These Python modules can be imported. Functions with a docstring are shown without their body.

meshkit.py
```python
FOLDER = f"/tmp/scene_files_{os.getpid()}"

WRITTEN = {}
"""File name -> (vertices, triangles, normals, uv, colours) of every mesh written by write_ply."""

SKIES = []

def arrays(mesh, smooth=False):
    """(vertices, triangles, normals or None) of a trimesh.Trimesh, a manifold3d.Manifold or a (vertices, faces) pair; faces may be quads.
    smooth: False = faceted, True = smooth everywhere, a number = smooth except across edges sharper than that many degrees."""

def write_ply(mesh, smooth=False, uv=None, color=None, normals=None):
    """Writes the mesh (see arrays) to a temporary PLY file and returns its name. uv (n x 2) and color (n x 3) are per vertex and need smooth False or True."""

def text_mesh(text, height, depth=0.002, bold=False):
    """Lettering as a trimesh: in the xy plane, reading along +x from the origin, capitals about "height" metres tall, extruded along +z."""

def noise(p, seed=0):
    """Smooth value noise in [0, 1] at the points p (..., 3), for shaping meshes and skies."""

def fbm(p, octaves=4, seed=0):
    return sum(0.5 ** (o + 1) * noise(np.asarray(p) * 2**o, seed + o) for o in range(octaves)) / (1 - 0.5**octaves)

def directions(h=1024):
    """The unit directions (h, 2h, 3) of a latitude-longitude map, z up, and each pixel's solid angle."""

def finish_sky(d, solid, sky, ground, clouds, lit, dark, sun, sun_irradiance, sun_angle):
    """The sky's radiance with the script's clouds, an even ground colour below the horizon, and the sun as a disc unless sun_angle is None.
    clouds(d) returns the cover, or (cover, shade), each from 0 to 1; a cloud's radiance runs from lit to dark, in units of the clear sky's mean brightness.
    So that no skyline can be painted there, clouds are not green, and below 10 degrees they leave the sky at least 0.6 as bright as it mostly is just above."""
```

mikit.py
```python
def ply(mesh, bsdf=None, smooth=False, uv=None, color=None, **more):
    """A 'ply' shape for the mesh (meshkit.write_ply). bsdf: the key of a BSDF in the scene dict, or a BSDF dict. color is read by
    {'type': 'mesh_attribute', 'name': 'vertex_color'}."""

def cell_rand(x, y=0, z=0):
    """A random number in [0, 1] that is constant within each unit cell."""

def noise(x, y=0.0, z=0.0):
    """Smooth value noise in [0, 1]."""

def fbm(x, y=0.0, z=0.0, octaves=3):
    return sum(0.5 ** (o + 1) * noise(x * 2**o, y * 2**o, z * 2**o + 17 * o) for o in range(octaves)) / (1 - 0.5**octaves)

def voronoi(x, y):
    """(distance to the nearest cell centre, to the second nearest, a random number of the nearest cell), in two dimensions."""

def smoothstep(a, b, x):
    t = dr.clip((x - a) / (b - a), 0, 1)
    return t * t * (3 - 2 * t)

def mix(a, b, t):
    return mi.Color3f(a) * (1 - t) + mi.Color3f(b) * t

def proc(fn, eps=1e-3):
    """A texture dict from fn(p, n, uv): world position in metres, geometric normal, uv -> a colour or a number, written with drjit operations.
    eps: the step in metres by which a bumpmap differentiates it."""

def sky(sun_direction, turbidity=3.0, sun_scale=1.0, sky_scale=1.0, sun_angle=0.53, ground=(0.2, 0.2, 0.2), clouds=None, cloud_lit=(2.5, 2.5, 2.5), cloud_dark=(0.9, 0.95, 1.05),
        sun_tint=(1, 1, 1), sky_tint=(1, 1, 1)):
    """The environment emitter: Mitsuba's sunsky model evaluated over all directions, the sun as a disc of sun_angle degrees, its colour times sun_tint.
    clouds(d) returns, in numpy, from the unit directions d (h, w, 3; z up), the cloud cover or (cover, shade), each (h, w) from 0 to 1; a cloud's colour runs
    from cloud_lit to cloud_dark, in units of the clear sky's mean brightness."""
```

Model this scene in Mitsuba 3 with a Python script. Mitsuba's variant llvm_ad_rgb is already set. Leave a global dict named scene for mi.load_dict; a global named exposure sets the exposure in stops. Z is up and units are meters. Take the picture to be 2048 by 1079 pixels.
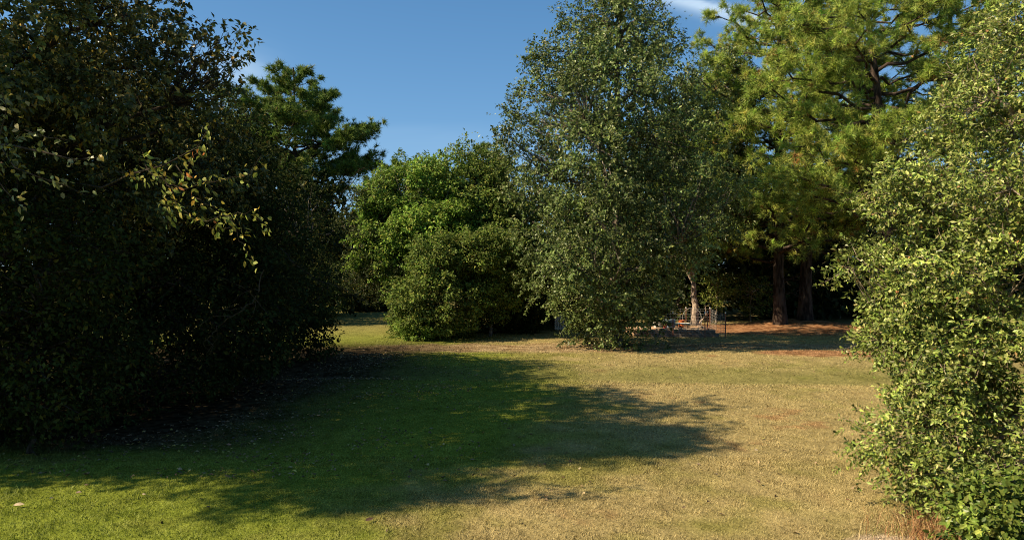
import math
import numpy as np
import trimesh
import drjit as dr
import mitsuba as mi
import mikit, meshkit
from mikit import noise, fbm, smoothstep, mix, proc

T = mi.ScalarTransform4f
# ------------------------------------------------------------------ camera, sky, exposure
EYE = (0.0, 0.0, 4.0)
scene = {}
labels = {}
scene['camera'] = {
    'type': 'perspective', 'fov': 72.0, 'fov_axis': 'x', 'near_clip': 0.1, 'far_clip': 3000.0,
    'to_world': T().look_at(origin=EYE, target=(0, 10, 3.965), up=(0, 0, 1)),
}
SUN_EL, SUN_AZ = math.radians(40), math.radians(16)      # sun to the left, a little behind the camera
SUN = (-math.cos(SUN_EL) * math.cos(SUN_AZ), -math.cos(SUN_EL) * math.sin(SUN_AZ), math.sin(SUN_EL))


def clouds(d):
    x, y, z = d[..., 0], d[..., 1], d[..., 2]
    u, v = x / np.maximum(y, 0.05), z / np.maximum(y, 0.05)
    q = np.stack([u * 7 + v * 3, v * 60 + u * 17, 0 * u], -1)
    w = meshkit.fbm(q, 5, 3)
    q2 = np.stack([x / (z + 0.25) * 1.3, y / (z + 0.25) * 2.6, 0 * u], -1)
    thin = np.clip(meshkit.fbm(q2, 5, 11) - 0.55, 0, 1) * 0.9
    wisp = np.exp(-((u - 0.265 + 0.9 * (v - 0.375)) / 0.17) ** 2 - ((v - 0.374 + 0.28 * (u - 0.27)) / 0.015) ** 2) * np.clip(w * 2.2 - 0.5, 0, 0.75) * (y > 0)
    wisp2 = 0.4 * np.exp(-((u + 0.39) / 0.05) ** 2 - ((v - 0.27) / 0.035) ** 2) * np.clip(w * 2 - 0.3, 0, 1) * (y > 0)
    veil = 0.30 * np.exp(-np.maximum(z, 0) / 0.15)          # pale air towards the horizon, all the way round
    return np.clip(thin * 0.25 + wisp + wisp2 + veil, 0, 0.9)


scene['sky'] = mikit.sky(SUN, turbidity=4.5, sky_scale=0.45, sun_tint=(1.0, 0.985, 0.93), sky_tint=(0.64, 1.12, 1.42),
                         ground=(0.1, 0.1, 0.06), clouds=clouds, cloud_lit=(2.45, 3.0, 3.45))
exposure = 2.72

# ------------------------------------------------------------------ helpers
F2 = 1024 / math.tan(math.radians(36))


def at(px, py, d):
    """World point that lies d metres ahead, read off the 2048-pixel photograph when surveying."""
    return np.array([(px - 1024) / F2 * d, d, 4 - (py - 544.5) / F2 * d])


def unit(v):
    return v / (np.linalg.norm(v, axis=-1, keepdims=True) + 1e-12)


def ground_z(x, y):
    x, y = np.asarray(x, float), np.asarray(y, float)
    p = np.stack([x * 0.09, y * 0.09, 0 * x], -1)
    z = (meshkit.fbm(p, 3, 5) - 0.5) * 0.35
    z = z - 0.20 * np.exp(-((y - 26.2 + 0.03 * x) / 1.3) ** 2) + 0.05 * np.exp(-((y - 24.2 + 0.03 * x) / 1.0) ** 2)
    z = z + 0.55 * np.exp(-((x - 19.5) ** 2 + (y - 48) ** 2) / 14.0)
    z = z + 0.18 * np.exp(-((x - 13.0) ** 2 / 16 + (y - 31.5) ** 2 / 2.5)) * 0.8
    return z


def key(name):
    k, i = name, 0
    while k in labels or k in scene or any(q.startswith(k + '__') for q in scene):
        i += 1
        k = f'{name}_{i:03d}'
    return k


def thing(name, label, category, group=None, kind=None):
    k = key(name)
    labels[k] = {'label': label, 'category': category}
    if group:
        labels[k]['group'] = group
    if kind:
        labels[k]['kind'] = kind
    return k


def part(parent, name, mesh, bsdf, smooth=False, color=None, stuff=False, label=None, **more):
    k = key(f'{parent}__{name}')
    scene[k] = mikit.ply(mesh, bsdf, smooth, color=color, **more)
    if stuff or label:
        labels[k] = {}
        if stuff:
            labels[k]['kind'] = 'stuff'
        if label:
            labels[k]['label'] = label
    return k


def tube(pts, radii, sides=6, cap=True):
    p = np.asarray(pts, float)
    r = np.broadcast_to(np.asarray(radii, float), (len(p),))
    t = unit(np.gradient(p, axis=0))
    a = np.cross(t, np.where(np.abs(t[:, 2:]) < 0.9, [0, 0, 1.0], [1.0, 0, 0]))
    a = unit(a)
    b = np.cross(t, a)
    ang = np.arange(sides) * 2 * np.pi / sides
    v = p[:, None] + r[:, None, None] * (np.cos(ang)[None, :, None] * a[:, None] + np.sin(ang)[None, :, None] * b[:, None])
    i, j = np.meshgrid(np.arange(len(p) - 1), np.arange(sides), indexing='ij')
    q = np.stack([i * sides + j, i * sides + (j + 1) % sides, (i + 1) * sides + (j + 1) % sides, (i + 1) * sides + j], -1).reshape(-1, 4)
    f = np.vstack([q[:, [0, 1, 2]], q[:, [0, 2, 3]]])
    v = v.reshape(-1, 3)
    if cap:
        n = len(v)
        v = np.vstack([v, p[0], p[-1]])
        k = np.arange(sides)
        m = (len(p) - 1) * sides
        f = np.vstack([f, np.stack([k * 0 + n, (k + 1) % sides, k], 1), np.stack([k * 0 + n + 1, m + k, m + (k + 1) % sides], 1)])
    return v, f


class Mesh:
    def __init__(self):
        self.v, self.f, self.n = [], [], 0

    def add(self, vf):
        v, f = vf
        self.v.append(v)
        self.f.append(np.asarray(f) + self.n)
        self.n += len(v)
        return self

    def get(self):
        return np.vstack(self.v), np.vstack(self.f)


def box(cx, cy, cz, sx, sy, sz, rz=0.0, bevel=0.0):
    m = trimesh.creation.box((sx, sy, sz))
    if bevel:
        import manifold3d as m3
        pts = np.array([[x, y, z] for x in (-1, 1) for y in (-1, 1) for z in (-1, 1)], float)
        half = np.array([sx, sy, sz]) / 2
        vs = []
        for ax in range(3):
            h = half - bevel
            h[ax] = half[ax]
            vs.append(pts * h)
        m = trimesh.convex.convex_hull(np.vstack(vs))
    v = np.array(m.vertices)
    c, s = math.cos(rz), math.sin(rz)
    v = v @ np.array([[c, s, 0], [-s, c, 0], [0, 0, 1]])
    return v + [cx, cy, cz], np.array(m.faces)


def curve(p0, p1, bend, n=6, rng=None, wob=0.0):
    t = np.linspace(0, 1, n)[:, None]
    p = np.asarray(p0) * (1 - t) + np.asarray(p1) * t + np.asarray(bend) * (4 * t * (1 - t))
    if rng is not None and wob:
        w = rng.normal(0, wob, (n, 3))
        w[0] = w[-1] = 0
        p = p + w
    return p


# ------------------------------------------------------------------ foliage
def leaf_mesh(rng, pos, axis, normal, L, W, fine=False):
    """Folded leaf blades: two triangles each, or six for leaves seen close up."""
    n = len(pos)
    d = unit(axis)
    nn = unit(normal - (normal * d).sum(1, keepdims=True) * d)
    s = np.cross(nn, d)
    L = (L * rng.uniform(0.55, 1.35, n))[:, None]
    W = (W * rng.uniform(0.7, 1.2, n))[:, None]
    fold = W * rng.uniform(0.02, 0.32, n)[:, None]
    droop = L * rng.uniform(-0.05, 0.3, n)[:, None]
    if not fine:
        v = np.stack([pos, pos + d * L * 0.45 + s * W * 0.5 + nn * fold, pos + d * L * 0.45 - s * W * 0.5 + nn * fold, pos + d * L - nn * droop], 1)
        f = np.array([[0, 2, 3], [0, 3, 1]])
    else:
        mid = pos + d * L * 0.5 - nn * droop * 0.2
        v = np.stack([pos, pos + d * L * 0.26 + s * W * 0.42 + nn * fold * 0.8, pos + d * L * 0.26 - s * W * 0.42 + nn * fold * 0.8,
                      pos + d * L * 0.64 + s * W * 0.46 + nn * (fold - droop * 0.4), pos + d * L * 0.64 - s * W * 0.46 + nn * (fold - droop * 0.4),
                      pos + d * L - nn * droop, mid], 1)
        f = np.array([[0, 2, 6], [2, 4, 6], [4, 5, 6], [5, 3, 6], [3, 1, 6], [1, 0, 6]])
    k = v.shape[1]
    return v.reshape(-1, 3), (f[None] + (np.arange(n) * k)[:, None, None]).reshape(-1, 3), k


def tint(rng, n, palette, weights, jitter=0.22):
    p = np.asarray(palette, float)
    i = rng.choice(len(p), n, p=np.asarray(weights, float) / np.sum(weights))
    return np.clip(p[i] * np.exp(rng.normal(0, jitter, (n, 1))) * np.exp(rng.normal(0, 0.06, (n, 3))), 0, 0.8)


def ball(rng, n):
    return unit(rng.normal(size=(n, 3))) * rng.uniform(0, 1, (n, 1)) ** (1 / 3)


class Foliage:
    """Leaf clumps in a set of ellipsoids, with twigs that run to them."""

    def __init__(self, seed):
        self.rng = np.random.default_rng(seed)
        self.centres, self.out, self.size, self.stretch = [], [], [], []

    def blob(self, c, r, n, size, shell=0.55, stretch=(1, 1, 0.7), cut=None):
        rng = self.rng
        u = unit(rng.normal(size=(n, 3)))
        rad = shell + (1 - shell) * rng.uniform(0, 1, (n, 1)) ** 0.6
        p = np.asarray(c) + u * rad * np.asarray(r)
        keep = p[:, 2] > 0.15
        if cut is not None:
            keep &= cut(p)
        p, u = p[keep], u[keep]
        self.centres.append(p)
        self.out.append(u)
        self.size.append(size * rng.uniform(0.6, 1.35, len(p)))
        self.stretch.append(np.tile(stretch, (len(p), 1)))
        return self

    def done(self):
        self.c, self.o = np.vstack(self.centres), np.vstack(self.out)
        self.s, self.st = np.concatenate(self.size), np.vstack(self.stretch)
        return self

    def leaves(self, per, L, W, palette, weights, fine=False, droop=0.25, face=(-0.25, -0.12, 0.55), clump_jitter=0.2, rough=0.35, shoots=0, reach=1.25):
        rng = self.rng
        cnt = np.maximum(rng.poisson(per * (self.s / self.s.mean()) ** 2), 3)
        i = np.repeat(np.arange(len(self.c)), cnt)
        n = len(i)
        b = ball(rng, n)
        b = unit(b) * (0.55 + 0.45 * rng.uniform(0, 1, (n, 1)) ** 0.7)
        # a few shoots stick out of every clump
        shoot = unit(rng.normal(size=(len(self.c), 3)) * 0.7 + self.o + [0, 0, 0.35])
        far = rng.uniform(0, 1, n) < 0.14
        b[far] = shoot[i[far]] * rng.uniform(0.6, 1.7, (far.sum(), 1)) + rng.normal(0, 0.12, (far.sum(), 3))
        p = self.c[i] + b * self.s[i][:, None] * self.st[i]
        axis = unit(b + 0.5 * self.o[i]) * 0.6 + rng.normal(0, 0.55, (n, 3)) - [0, 0, droop]
        if shoots:      # leaves sit in a spiral along curving shoots
            m = len(self.c) * shoots
            sd = unit(rng.normal(size=(m, 3)) * 0.8 + np.repeat(self.o, shoots, 0) * 0.7 + [0, 0, 0.25])
            sb = unit(rng.normal(size=(m, 3))) * 0.3 - [0, 0, 0.18]
            sl = np.repeat(self.s, shoots) * rng.uniform(0.6, 1.0, m) * reach
            so = np.repeat(self.c, shoots, 0) + rng.normal(0, 0.22, (m, 3)) * np.repeat(self.s, shoots)[:, None]
            on = rng.uniform(0, 1, n) < 0.8
            j = (i * shoots + rng.integers(0, shoots, n))[on]
            t = np.sqrt(rng.uniform(0.02, 1, len(j)))[:, None]
            tan = unit(sd[j] + 2 * t * sb[j])
            ph = rng.integers(0, 5, len(j)) * 2.4 + rng.normal(0, 0.3, len(j))
            e1 = unit(np.cross(tan, [0.3, 0.2, 0.9]))
            rad = np.cos(ph)[:, None] * e1 + np.sin(ph)[:, None] * np.cross(tan, e1)
            p[on] = so[j] + (sd[j] * t + sb[j] * t * t) * sl[j][:, None] + rad * 0.01
            axis[on] = tan * 0.55 + rad * 0.8 + rng.normal(0, 0.15, (len(j), 3)) - [0, 0, droop * 0.5]
            b[on] = unit(rad * 0.3 + tan * 0.6 + self.o[i[on]] * 0.5)
            tw = Mesh()
            for q in np.flatnonzero(rng.uniform(0, 1, m) < 0.3):
                u = np.array([[0.0], [0.55], [1.0]])
                tw.add(tube(so[q] + (sd[q] * u + sb[q] * u * u) * sl[q], [0.006, 0.0045, 0.002], 3, cap=False))
            self.twigs = tw.get()
        nrm = b * 0.55 + self.o[i] * 0.3 + np.asarray(face) + rng.normal(0, rough, (n, 3))
        p[:, 2] = np.maximum(p[:, 2], 0.05 + ground_z(p[:, 0], p[:, 1]))
        v, f, k = leaf_mesh(rng, p, axis, nrm, L, W, fine)
        col = tint(rng, n, palette, weights) * np.exp(rng.normal(0, clump_jitter, (len(self.c), 1)))[i]
        self.last = p, axis, nrm, col
        return v, f, np.repeat(col, k, 0)

    def limbs(self, foot, tops, r0, n_limb=9, twig=0.02, share=1.0, sides=5):
        """Trunk polyline 'tops' from the foot, limbs off it, twigs to the clumps."""
        rng = self.rng
        spine = np.vstack([foot, tops])
        seg = np.linspace(0, 1, len(spine))
        tt = np.linspace(0, 1, 14)
        line = np.stack([np.interp(tt, seg, spine[:, k]) for k in range(3)], 1)
        line[1:-1] += rng.normal(0, 0.05, (12, 3)) * [1, 1, 0.2]
        rad = r0 * (1 - 0.82 * tt) + r0 * 0.5 * np.exp(-tt * 18)
        trunk = tube(line, rad, 10)
        m = Mesh()
        pick = rng.choice(len(self.c), min(n_limb, len(self.c)), replace=False)
        ends, mids = [], []
        for e in self.c[pick]:
            inner = line[np.argmin(np.abs(line[:, 2] - max(e[2] - 0.7 * np.linalg.norm(e[:2] - foot[:2]), foot[2] + 1.2)))]
            tip = inner + (e - inner) * 0.8
            pl = curve(inner, tip, [0, 0, 0.10 * np.linalg.norm(tip - inner)], 7, rng, 0.06)
            rr = r0 * 0.42
            m.add(tube(pl, np.linspace(rr, rr * 0.3, 7), 6))
            ends.append(pl[2:])
        ends = np.vstack(ends)
        for e in self.c[rng.uniform(0, 1, len(self.c)) < share]:
            k = ends[np.argmin(((ends - e) ** 2).sum(1) + 0.8 * np.maximum(ends[:, 2] - e[2], 0) ** 2)]
            ln = np.linalg.norm(e - k)
            pl = curve(k, e, rng.normal(0, 0.08, 3) * ln, 5, rng, 0.03 * ln)
            m.add(tube(pl, np.linspace(twig * (1 + 0.35 * ln), twig * 0.4, 5), 3, cap=False))
        return trunk, m.get()


def plant(name, label, category, fol, foot, tops, r0, bark, leaf, per, L, W, palette, weights, group=None, n_limb=9, twig=0.02, share=1.0, trunk_name='trunk', **kw):
    k = thing(name, label, category, group)
    fol.done()
    trunk, branches = fol.limbs(np.asarray(foot, float), np.asarray(tops, float), r0, n_limb, twig, share)
    part(k, trunk_name, trunk, bark, True)
    part(k, 'branches', branches, bark, True, stuff=True)
    v, f, c = fol.leaves(per, L, W, palette, weights, **kw)
    part(k, 'crown', (v, f), leaf, color=c, stuff=True)
    return k


def needle_mesh(rng, tips, dirs, length, width, per, spread=1.0):
    """Bursts of pine needles: one long triangle each, round the twig's end."""
    n = len(tips) * per
    i = np.repeat(np.arange(len(tips)), per)
    size = np.repeat(rng.uniform(0.6, 1.3, (len(tips), 1)), per, 0)
    d = unit(dirs[i] * 0.75 + unit(rng.normal(size=(n, 3))) * spread)
    base = tips[i] - dirs[i] * rng.uniform(0, 0.5, (n, 1)) * length
    s = unit(np.cross(d, rng.normal(size=(n, 3)))) * width / 2
    ln = length * size * rng.uniform(0.7, 1.2, (n, 1))
    tip = base + d * ln - [0, 0, 0.08] * ln
    v = np.stack([base - s, base + s, tip], 1).reshape(-1, 3)
    return v, np.arange(3 * n).reshape(-1, 3), i


def pine(name, label, seed, foot, top, r0, z_low, reach, n_limb, tufts, per, nl, nw, palette, weights, bark, leaf, shape=0.8, group=None, dead=6, spread=1.0, bias=None):
    rng = np.random.default_rng(seed)
    k = thing(name, label, 'pine tree', group)
    foot, top = np.asarray(foot, float), np.asarray(top, float)
    tt = np.linspace(0, 1, 16)[:, None]
    line = foot * (1 - tt) + top * tt
    line[1:-1, :2] += np.cumsum(rng.normal(0, 0.05, (14, 2)), 0)
    part(k, 'trunk', tube(line, r0 * (1 - 0.85 * tt[:, 0]) + 0.4 * r0 * np.exp(-tt[:, 0] * 22), 12), bark, True)
    m = Mesh()
    tip, dirs, grp = [], [], []
    H = top[2] - foot[2]
    ang = rng.uniform(0, 6.28)
    for j in range(n_limb):
        u = (j + rng.uniform(0, 1)) / n_limb
        z = z_low + (H * 0.985 - z_low) * u
        a0 = np.array([np.interp(z + foot[2], line[:, 2], line[:, q]) for q in range(3)])
        ang += 2.4 + rng.normal(0, 0.4)
        R = reach * (1 - u ** 1.6) ** shape * rng.uniform(0.7, 1.12) + 0.35
        if bias is not None:
            R *= bias(ang, u)
        h = np.array([math.cos(ang), math.sin(ang), 0])
        rise = R * rng.uniform(0.0, 0.30) + R * 0.25 * u
        end = a0 + h * R + [0, 0, rise]
        pl = curve(a0, end, [0, 0, -0.07 * R], 8, rng, 0.035 * R)
        rr = 0.020 + 0.015 * R
        m.add(tube(pl, np.linspace(rr, rr * 0.3, 8), 5, cap=False))
        side = np.array([-h[1], h[0], 0])
        nt = max(int(tufts * (R / reach) ** 1.35), 4)
        for q in range(max(nt // 9, 2)):
            w = 1 - rng.uniform(0, 1) ** 1.25 * 0.72
            b0 = np.array([np.interp(w * 7, np.arange(8), pl[:, x]) for x in range(3)])
            sl = R * rng.uniform(0.12, 0.34) * (1.25 - w * 0.5) + 0.25
            sd = unit(h * rng.uniform(0.3, 1) + side * rng.normal(0, 0.8) + [0, 0, rng.uniform(-0.1, 0.5)])
            b1 = b0 + sd * sl
            sb = curve(b0, b1, [0, 0, -0.05 * sl], 4, rng, 0.03 * sl)
            m.add(tube(sb, np.linspace(0.022, 0.008, 4), 3, cap=False))
            c = 9
            on = rng.uniform(0.25, 1.05, (c, 1))
            off = unit(rng.normal(size=(c, 3)) + sd * 0.8 + [0, 0, 0.5])
            stalk = rng.uniform(0.1, 0.38, (c, 1)) * (0.5 + 0.15 * R)
            t = b0 + (b1 - b0) * on + off * stalk
            tip.append(t)
            dirs.append(unit(off + sd * 0.5 + [0, 0, 0.35]))
            grp.append(np.full(c, len(grp)))
    for j in range(dead):      # bare stubs below the crown
        z = z_low * rng.uniform(0.4, 0.98)
        a0 = np.array([np.interp(z + foot[2], line[:, 2], line[:, q]) for q in range(3)])
        a = rng.uniform(0, 6.28)
        R = rng.uniform(0.6, 2.2)
        m.add(tube(curve(a0, a0 + [math.cos(a) * R, math.sin(a) * R, -0.2 * R], [0, 0, 0.1 * R], 6, rng, 0.06), np.linspace(0.035, 0.01, 6), 4))
    part(k, 'branches', m.get(), bark, True, stuff=True)
    tip, dirs, grp = np.vstack(tip), np.vstack(dirs), np.concatenate(grp)
    v, f, i = needle_mesh(rng, tip, dirs, nl, nw, per, spread)
    col = tint(rng, len(tip), palette, weights, 0.22)[i] * np.exp(rng.normal(0, 0.12, (len(i), 1)))
    part(k, 'crown', (v, f), leaf, color=np.repeat(np.clip(col, 0, 0.8), 3, 0), stuff=True)
    return k


# ------------------------------------------------------------------ materials
VC = {'type': 'mesh_attribute', 'name': 'vertex_color'}


def leaf_bsdf(gloss, rough, trans, spec=0.5):
    return {'type': 'blendbsdf', 'weight': gloss,
            'a': {'type': 'principledthin', 'base_color': VC, 'roughness': 0.6, 'diff_trans': trans, 'spec_trans': 0.0, 'eta': 1.4},
            'b': {'type': 'twosided', 'bsdf': {'type': 'principled', 'base_color': VC, 'roughness': rough, 'specular': spec}}}


scene['leaf_glossy'] = leaf_bsdf(0.4, 0.36, 0.75, 0.45)
scene['leaf_soft'] = leaf_bsdf(0.35, 0.5, 0.8, 0.3)
scene['leaf_dull'] = leaf_bsdf(0.2, 0.6, 0.7, 0.2)  # less gloss, so plants in shade show fewer sky glints
scene['needle'] = leaf_bsdf(0.4, 0.45, 0.8, 0.35)


def lin(r, g, b):
    return tuple(((c / 255 + 0.055) / 1.055) ** 2.4 if c > 10 else c / 255 / 12.92 for c in (r, g, b))


def bark_fn(c0, c1, sx=14.0, sz=2.2):
    def fn(p, n, uv):
        a = fbm(p.x * sx, p.y * sx, p.z * sz, 4)
        return mix(c0, c1, smoothstep(0.32, 0.68, a))
    return fn


def bark(c0, c1, sx=14.0, sz=2.2, h=0.03):
    fn = bark_fn(c0, c1, sx, sz)

    def hf(p, n, uv):
        return fbm(p.x * sx, p.y * sx, p.z * sz, 3)
    return {'type': 'twosided', 'bsdf': {'type': 'bumpmap', 'a': proc(hf, 0.01), 'scale': h,
                                         'b': {'type': 'principled', 'base_color': proc(fn), 'roughness': 0.95, 'specular': 0.1}}}


scene['bark_grey'] = bark((0.07, 0.058, 0.045), (0.24, 0.20, 0.16))
scene['bark_pine'] = bark((0.020, 0.015, 0.012), (0.075, 0.056, 0.045), 8.0, 1.6, 0.05)
scene['bark_shade'] = bark((0.02, 0.016, 0.012), (0.07, 0.055, 0.042))  # grey bark darkened for branches and stems meant to be in shade
scene['bark_pale'] = bark((0.16, 0.12, 0.09), (0.42, 0.34, 0.27), 16.0, 5.0)


def plain(col, rough=0.6, metal=0.0, var=0.15, sc=9.0):
    col = np.asarray(col, float)

    def fn(p, n, uv):
        a = fbm(p.x * sc, p.y * sc, p.z * sc, 3)
        return mix((col * (1 - var)).tolist(), np.minimum(col * (1 + var), 0.95).tolist(), a)
    return {'type': 'twosided', 'bsdf': {'type': 'principled', 'base_color': proc(fn), 'roughness': rough, 'metallic': metal}}


def lawn_colour(p, fine=1.0):
    """Green turf on the left, parched tan turf on the right, bare and littered soil under the trees."""
    x, y = p.x, p.y
    big = fbm(x * 0.16 + 3, y * 0.16 + 9, 0.5, 4)
    med = fbm(x * 0.9, y * 0.9, 1.5, 4)
    sml = fbm(x * 5.0, y * 5.0, 2.5, 3)
    tiny = noise(x * 38.0, y * 38.0, 4.5)
    green = mix((0.10, 0.140, 0.015), (0.25, 0.29, 0.045), sml)
    olive = mix((0.15, 0.145, 0.036), (0.28, 0.255, 0.080), sml)
    tan = mix((0.235, 0.19, 0.075), (0.41, 0.335, 0.155), sml)
    rust = mix((0.21, 0.115, 0.05), (0.33, 0.19, 0.09), sml)
    # how parched: grows to the right and away
    dry = smoothstep(-4.5, 2.5, x + (big - 0.5) * 5.0 - 2.4 * smoothstep(12.0, 15.0, y) + 0.16 * dr.maximum(y - 24, 0))
    c = mix(green, olive, smoothstep(0.0, 0.55, dry + (med - 0.5) * 0.9))
    c = mix(c, tan, smoothstep(0.30, 0.88, dry * 0.80 + (med - 0.5) * 1.25 + (big - 0.5) * 0.7))
    c = mix(c, rust, smoothstep(0.60, 0.78, med) * smoothstep(0.4, 0.6, big) * dry * 0.7)
    # a greener swale across the lawn
    c = mix(c, mix((0.12, 0.13, 0.035), (0.20, 0.20, 0.06), sml), dr.exp(-dr.square((y - 27.0 + 0.03 * x + (med - .5) * 2.2) / 1.9)) * 0.65)
    # far lawn greener again
    c = mix(c, mix((0.20, 0.175, 0.065), (0.32, 0.275, 0.11), sml), smoothstep(34, 48, y) * smoothstep(4, -6, x) * 0.8)
    # pinkish littered soil in front of the big tree and the shrubs
    soil = mix((0.22, 0.15, 0.075), (0.38, 0.29, 0.16), smoothstep(0.3, 0.7, fbm(x * 2.2, y * 4.0, 7.0, 3)))
    c = mix(c, soil, smoothstep(0.35, 0.8, dr.exp(-dr.square((y - 35.0 - (med - 0.5) * 2.5) / 2.0)) * smoothstep(-12, -3, x) * 1.0))
    # pine straw under the pines
    straw = mix((0.19, 0.09, 0.042), (0.40, 0.225, 0.115), smoothstep(0.3, 0.7, fbm(x * 3.5, y * 6.0, 3.0, 3)))
    r2 = dr.square((x - 18.5) / 8.5) + dr.square((y - 45.5 - (med - 0.5) * 4) / 4.6)
    c = mix(c, straw, smoothstep(1.25, 0.55, r2 + (big - 0.5) * 0.8))
    r3 = dr.square((x - 14.0) / 3.2) + dr.square((y - 31.6) / 1.3)
    c = mix(c, straw, smoothstep(1.2, 0.5, r3 + (med - 0.5)) * 0.9)
    # brown litter under the left-hand trees, its colour darkened further for their shade
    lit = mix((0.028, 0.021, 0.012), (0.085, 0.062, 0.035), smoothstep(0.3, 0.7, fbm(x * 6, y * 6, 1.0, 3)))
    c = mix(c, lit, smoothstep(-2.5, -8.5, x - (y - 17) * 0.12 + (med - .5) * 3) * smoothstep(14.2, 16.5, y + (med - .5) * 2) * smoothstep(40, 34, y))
    # bare sandy patch at the right
    r4 = dr.square((x - 5.75) / 0.75) + dr.square((y - 10.45) / 0.42)
    c = mix(c, mix((0.40, 0.31, 0.20), (0.52, 0.42, 0.29), tiny), smoothstep(1.3, 0.5, r4 + (sml - 0.5) * 1.2))
    return c * (0.72 + 0.42 * tiny * fine) * (0.78 + 0.44 * fbm(x * 2.1 + 5, y * 2.1, 8.0, 3))


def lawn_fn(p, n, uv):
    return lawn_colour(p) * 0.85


def lawn_bump(p, n, uv):
    return fbm(p.x * 9, p.y * 9, 0.0, 4)


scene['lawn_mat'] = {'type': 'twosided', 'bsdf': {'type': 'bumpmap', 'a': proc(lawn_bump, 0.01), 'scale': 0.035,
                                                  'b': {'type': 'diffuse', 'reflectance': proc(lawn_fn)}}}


def blade_fn(p, n, uv):
    return lawn_colour(p) * (0.85 + 0.6 * noise(p.x * 90, p.y * 90, 1.0))


scene['blade_mat'] = {'type': 'twosided', 'bsdf': {'type': 'principled', 'base_color': proc(blade_fn), 'roughness': 0.65, 'specular': 0.25}}
scene['litter_mat'] = {'type': 'twosided', 'bsdf': {'type': 'principled', 'base_color': VC, 'roughness': 0.6, 'specular': 0.3}}

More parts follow.
